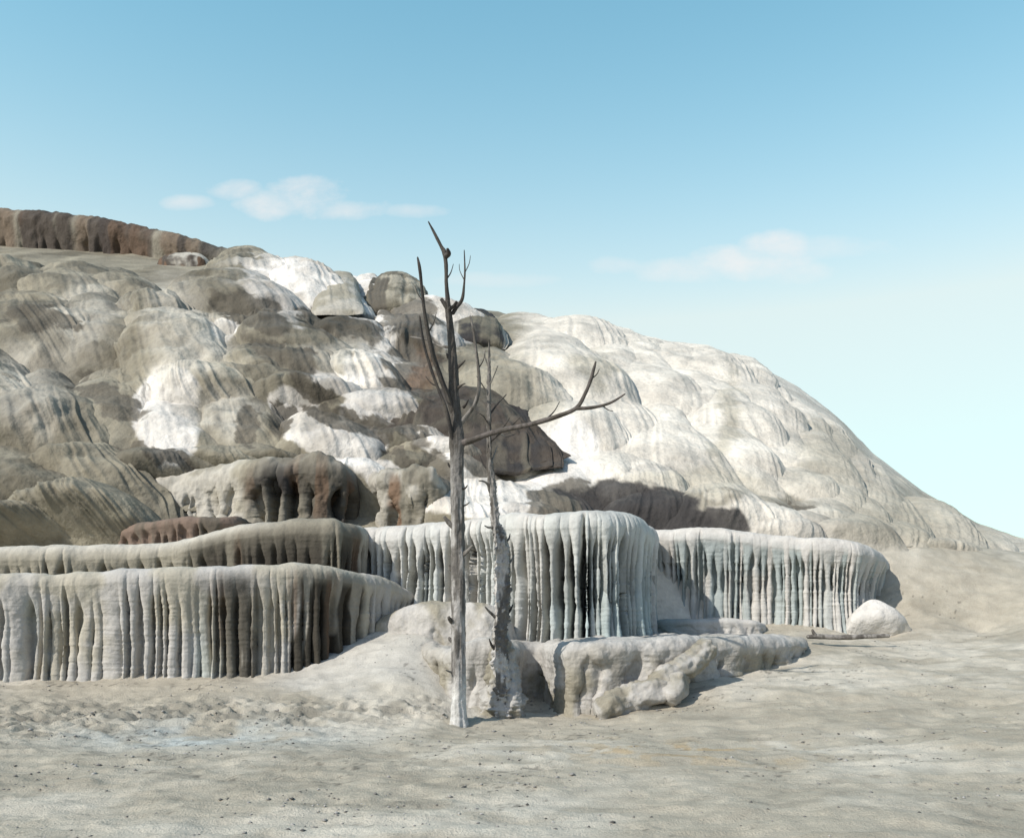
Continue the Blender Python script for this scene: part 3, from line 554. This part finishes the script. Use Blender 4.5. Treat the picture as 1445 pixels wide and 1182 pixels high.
T1 = 12.15
tree1 = empty('dead_tree', P(648, 1024, T1), 'tall bare dead tree with pale straight trunk and a long branch reaching right', 'dead tree')
trunk = px_tube([(648,1034,34),(648,1022,27),(648,1008,22.5),(647.5,980,20),(647,900,19),(646,800,19),(645.5,740,18.5),(645,680,18.5),(645,640,19),(644,620,21),(643,590,16),(641,560,14.5),(640,520,13),(638,490,11.5),(635,460,10),(632,432,9),(631,424,8)], T1, seed=3, seg=56, step=.010, bark=.20, barkf=(16, 1.0))
def c_trunk(v): 
    c = wcol(v, 5, WM * .42, WP * .85, 2.4, 4.4); w = sstep(.75, .35, v[:, 2] + .15 * fbm(v * 5, 3, 8)); return lerp(c, np.tile(np.array((.60, .59, .55)), (len(v), 1)), w * .75)
part('trunk', tree1, trunk, c_trunk)
dk = lambda v: wcol(v, 15, WD * 1.1, WM, 0, .1); md = lambda v: wcol(v, 17, WM, WP, 0, .1)
def c_long(v): return wcol(v, 19, WR, WM, 0, .1)
br = [
 ([(632,432,7),(630,400,5.5),(629.5,375,5.5),(628.5,366,6),(627,356,7.5),(622,347,5),(615,333,4.5),(604,312,2)], dk),
 ([(638,444,6),(644,434,5.5),(652,422,5),(655,400,3),(656,380,2.5),(655,352,1.2)], dk),
 ([(642,590,10),(634,565,8.5,-.05),(621,530,7,-.12),(611,500,6.5,-.2),(604,470,6,-.25),(599,440,5,-.3),(595,405,4,-.35),(592,378,4.6,-.4),(589,362,2,-.4)], dk),
 ([(642,632,9),(637,610,6.5,-.1),(629,575,5,-.2),(617,545,4.4,-.25),(605,510,4,-.3),(597,480,3.6,-.35),(592,445,2.2,-.4)], dk),
 ([(648,600,8),(660,585,6.5,-.05),(671,568,5.5,-.1),(676,545,5,-.12),(675,520,4.5,-.14),(671,490,4,-.16),(668,465,3.2,-.18),(663,445,2.5,-.2)], md),
 ([(646,626,12),(662,622,8.5,-.1),(700,609,7.5,-.3),(750,598,6.8,-.5),(790,586,6,-.7),(814,575,5.5,-.8),(826,555,5,-.85),(834,535,4.5,-.9),(838,520,4,-.92),(841,509,2,-.95)], c_long),
 ([(812,576,5,-.8),(830,575.5,4.2,-.85),(850,572,3.8,-.9),(866,566,3.2,-.95),(883,555,2,-1.0)], c_long),
 ([(638,490,4),(620,488,3.2,.1),(605,480,2.8,.2),(578,475,2,.3)], md),
]
for i, (l, c) in enumerate(br): part('branch', tree1, px_tube(l, T1, seed=20 + i, seg=12, step=.015, bark=.16), c)
for i, l in enumerate([[(700,609,2.5,-.3),(712,600,1.8,-.32),(720,588,1,-.34)],[(770,592,2.4,-.6),(782,580,1.6,-.6),(790,566,.9,-.6)],[(834,535,2,-.9),(842,528,1.4,-.9),(846,520,.8,-.9)],[(850,572,1.8,-.88),(858,578,1.2,-.9),(866,580,.8,-.9)],
        [(675,520,2.2,-.14),(682,508,1.5,-.14),(685,494,.8,-.14)],[(604,470,2.4,-.25),(612,455,1.6,-.25),(616,440,.9,-.25)],[(597,425,2,-.32),(590,415,1.4,-.33),(585,402,.8,-.33)],[(656,385,1.6),(662,372,1.1),(664,360,.7)],[(655,395,1.6),(649,382,1.1),(648,372,.7)],[(629.5,395,2),(636,385,1.4),(640,372,.8)],[(617,545,2,-.25),(608,540,1.4,-.26),(600,530,.8,-.26)]]):
    part('twig', tree1, px_tube(l, T1, seed=140 + i, seg=8, step=.012, bark=.2), dk)
stubs = [[(634,440,7),(628,430,7),(622,421,5)],[(633,437,7),(640,432,5),(645,425,4)],[(644,520,6),(652,513,3),(657,508,1.5)],[(645,548,5),(652,543,2.5),(657,541,1.2)],[(642,745,8),(634,738,7),(626,728,4)],
         [(650,785,7),(660,777,5),(667,769,2)],[(640,806,8),(636,802,7),(633,796,4)],[(639,878,7),(635,874,6),(633,870,4)],[(639,905,6),(635,902,5),(633,898,3)],[(641,950,4),(634,947,3),(629,945,2)],
         [(650,715,3),(658,712,2),(663,708,1)],[(629,362,8),(633,358,7),(631,350,3)],[(639,500,6),(633,505,4),(630,498,2)],[(652,690,4),(657,688,2.5),(660,684,1)],[(640,660,4),(634,657,3),(632,652,1.5)],[(653,575,5),(658,570,3),(661,563,1.5)]]
for i, l in enumerate(stubs): part('broken_stub', tree1, px_tube([q + (-.06 * (k + .3) * (1 if i % 2 else .2),) for k, q in enumerate(l)], T1, seed=60 + i, seg=10, step=.008, bark=.25), dk if l[0][1] < 700 else md)

T2 = 12.75
tree2 = empty('dead_tree', P(708, 1008, T2), 'thin crooked dead tree with flaking bark just right of the taller trunk', 'dead tree')
def c_t2(v):
    c = wcol(v, 25, WM * .8, WP * 1.1, 1.8, 4.2, -.1, .2); return c
part('trunk', tree2, px_tube([(710,1022,34),(709,1000,27),(708,960,22),(706,925,19),(706,890,17),(708,850,17),(709,810,16.5),(709,780,16),(706,758,15),(700,742,11),(697,715,9.5),(695,690,9),(692,668,8),(690,640,6),(690,600,5.5),(690,560,5),(690,520,3.5),(690,478,1.5)], T2, seed=33, seg=40, step=.010, bark=.22, barkf=(12, 3.0), flakes=.75), c_t2)
tw = [[(691,585,3),(702,570,2.2),(715,556,1.4)],[(690,560,2.5),(682,545,1.8),(672,530,1.2)],[(690,575,2.5),(680,566,1.8),(668,560,1)],[(690,625,3),(705,612,2.4),(722,600,1.6),(735,588,1)],[(705,612,2),(715,616,1.6),(728,612,1)],
      [(690,545,2),(697,530,1.6),(703,515,1)],[(693,668,3),(682,655,2.4),(676,640,1.4)],[(694,690,4),(685,680,3),(675,678,1.5)],[(692,655,3),(698,640,2),(702,628,1)],[(690,600,2.5),(683,588,1.6),(676,583,1)],
      [(714,800,5),(722,790,3),(726,783,1)],[(699,870,6),(690,862,4),(684,855,2)],[(712,870,5),(719,862,4),(724,852,1.5)],[(700,742,4),(690,744,3),(683,741,1)],[(712,765,5),(718,760,3),(720,752,1)],[(702,920,5),(694,910,4),(690,900,1)],[(690,520,2),(685,505,1.4),(683,492,.8)]]
for i, l in enumerate(tw): part('twig', tree2, px_tube([q + ((-.07 if i % 2 else .06) * k,) for k, q in enumerate(l)], T2, seed=90 + i, seg=8, step=.012, bark=.2), md if i % 3 else dk)
cr = px_tube([(708,1030,62),(708,1005,58),(709,975,50),(709,945,42),(708,920,32),(707,900,22),(707,888,14)], T2 + .17, seed=44, seg=64, step=.014, bark=.34, barkf=(18, 3.2), flakes=.25)
v, f = cr; o = link_mesh('crusted_base', v - np.array(tree2.location), f, M_crust, lerp(np.tile(LGREY * .72, (len(v), 1)), np.tile(BEIGE * .85, (len(v), 1)), sstep(-.1, .3, fbm(v * 3, 4, 5))), tree2)

def thing_tube(name, label, cat, geo, col, mat):
    v, f = geo; b = np.array([v[:, 0].mean(), v[:, 1].mean(), v[:, 2].min()]); o = link_mesh(name, v - b, f, mat, col(v)); o.location = [float(q) for q in b]; return tag(o, label, cat)
thing_tube('fallen_log', 'weathered grey fallen log lying on the pale slope below the right fluted terrace', 'log',
  joined([px_tube([(1138,898,5),(1160,898,7),(1190,899,6.8),(1220,898,6.2),(1256,896.5,5)], 15.6, seed=51, seg=16, step=.02, bark=.2), px_tube([(1152,897,6),(1148,892,5),(1146,887,3)], 15.6, seed=52, seg=8, step=.015, bark=.2)]), lambda v: wcol(v, 55, WM * 1.3, WM * 1.3, 0, .1), M_wood)
crust_c = lambda v: lerp(np.tile(LGREY * .72, (len(v), 1)), np.tile(BEIGE * .9, (len(v), 1)), sstep(-.1, .4, fbm(v * 2, 4, 7)))
thing_tube('crusted_log', 'lumpy stone crusted log slanting down the front bank toward the right of the gap', 'crusted log',
  joined([px_tube([(1000,915,30,.25),(975,935,34,0),(945,955,36,-.15),(915,978,40,-.3),(885,990,40,-.35),(862,1000,44,-.4),(842,1010,30,-.45)], 13.1, seed=57, seg=40, step=.02, bark=.35, barkf=(8, 2.5)), px_tube([(955,955,30,-.2),(950,975,34,-.35),(940,988,26,-.45)], 13.1, seed=58, seg=30, step=.02, bark=.3)]), crust_c, M_crust)
# ------------------------------------------------------------------ gravel and litter on the ground
r_ = np.random.default_rng(99); vs_, fs_, cs_ = [], [], []; k = 0
ico = np.array([(0,0,1),(1,0,0),(0,1,0),(-1,0,0),(0,-1,0),(0,0,-1)], float)
tri = np.array([(0,1,2),(0,2,3),(0,3,4),(0,4,1),(5,2,1),(5,3,2),(5,4,3),(5,1,4)])
cnt = 0
cand = r_.uniform([-9, 5, 0], [9, 17, 0], (48000, 3)); zc = ground_base(cand[:, 0], cand[:, 1]); den = fbm(cand * np.array([.9, 1.6, 1]), 4, 121)
bandw = np.exp(-((zc - .17) / .14) ** 2) * sstep(1.5, -1.0, cand[:, 0])
keep = r_.uniform(0, 1, len(cand)) < np.clip(.02 + .16 * sstep(.1, .5, den) + .7 * bandw * sstep(-.1, .4, den), 0, 1) * .5
cand = cand[keep]; zz = ground_z(cand[:, 0], cand[:, 1])
for (x, y, _), z in zip(cand, zz):
    s = .008 + .028 * r_.beta(1, 5); q = ico * s * r_.uniform(.6, 1.4, (6, 3)) * np.array([1.3, 1.3, .7]); a = r_.uniform(0, 6.28)
    q = np.stack([q[:, 0] * math.cos(a) - q[:, 1] * math.sin(a), q[:, 0] * math.sin(a) + q[:, 1] * math.cos(a), q[:, 2]], 1) + (x, y, z + s * .2)
    vs_.append(q); fs_.append(tri + k); k += 6; g = r_.uniform(.08, .42); cs_.append(np.tile(np.array((1, .96, .88)) * g, (6, 1)))
struct(link_mesh('gravel', np.vstack(vs_), np.vstack(fs_), M_ground, np.vstack(cs_), smooth=False), 'stuff')
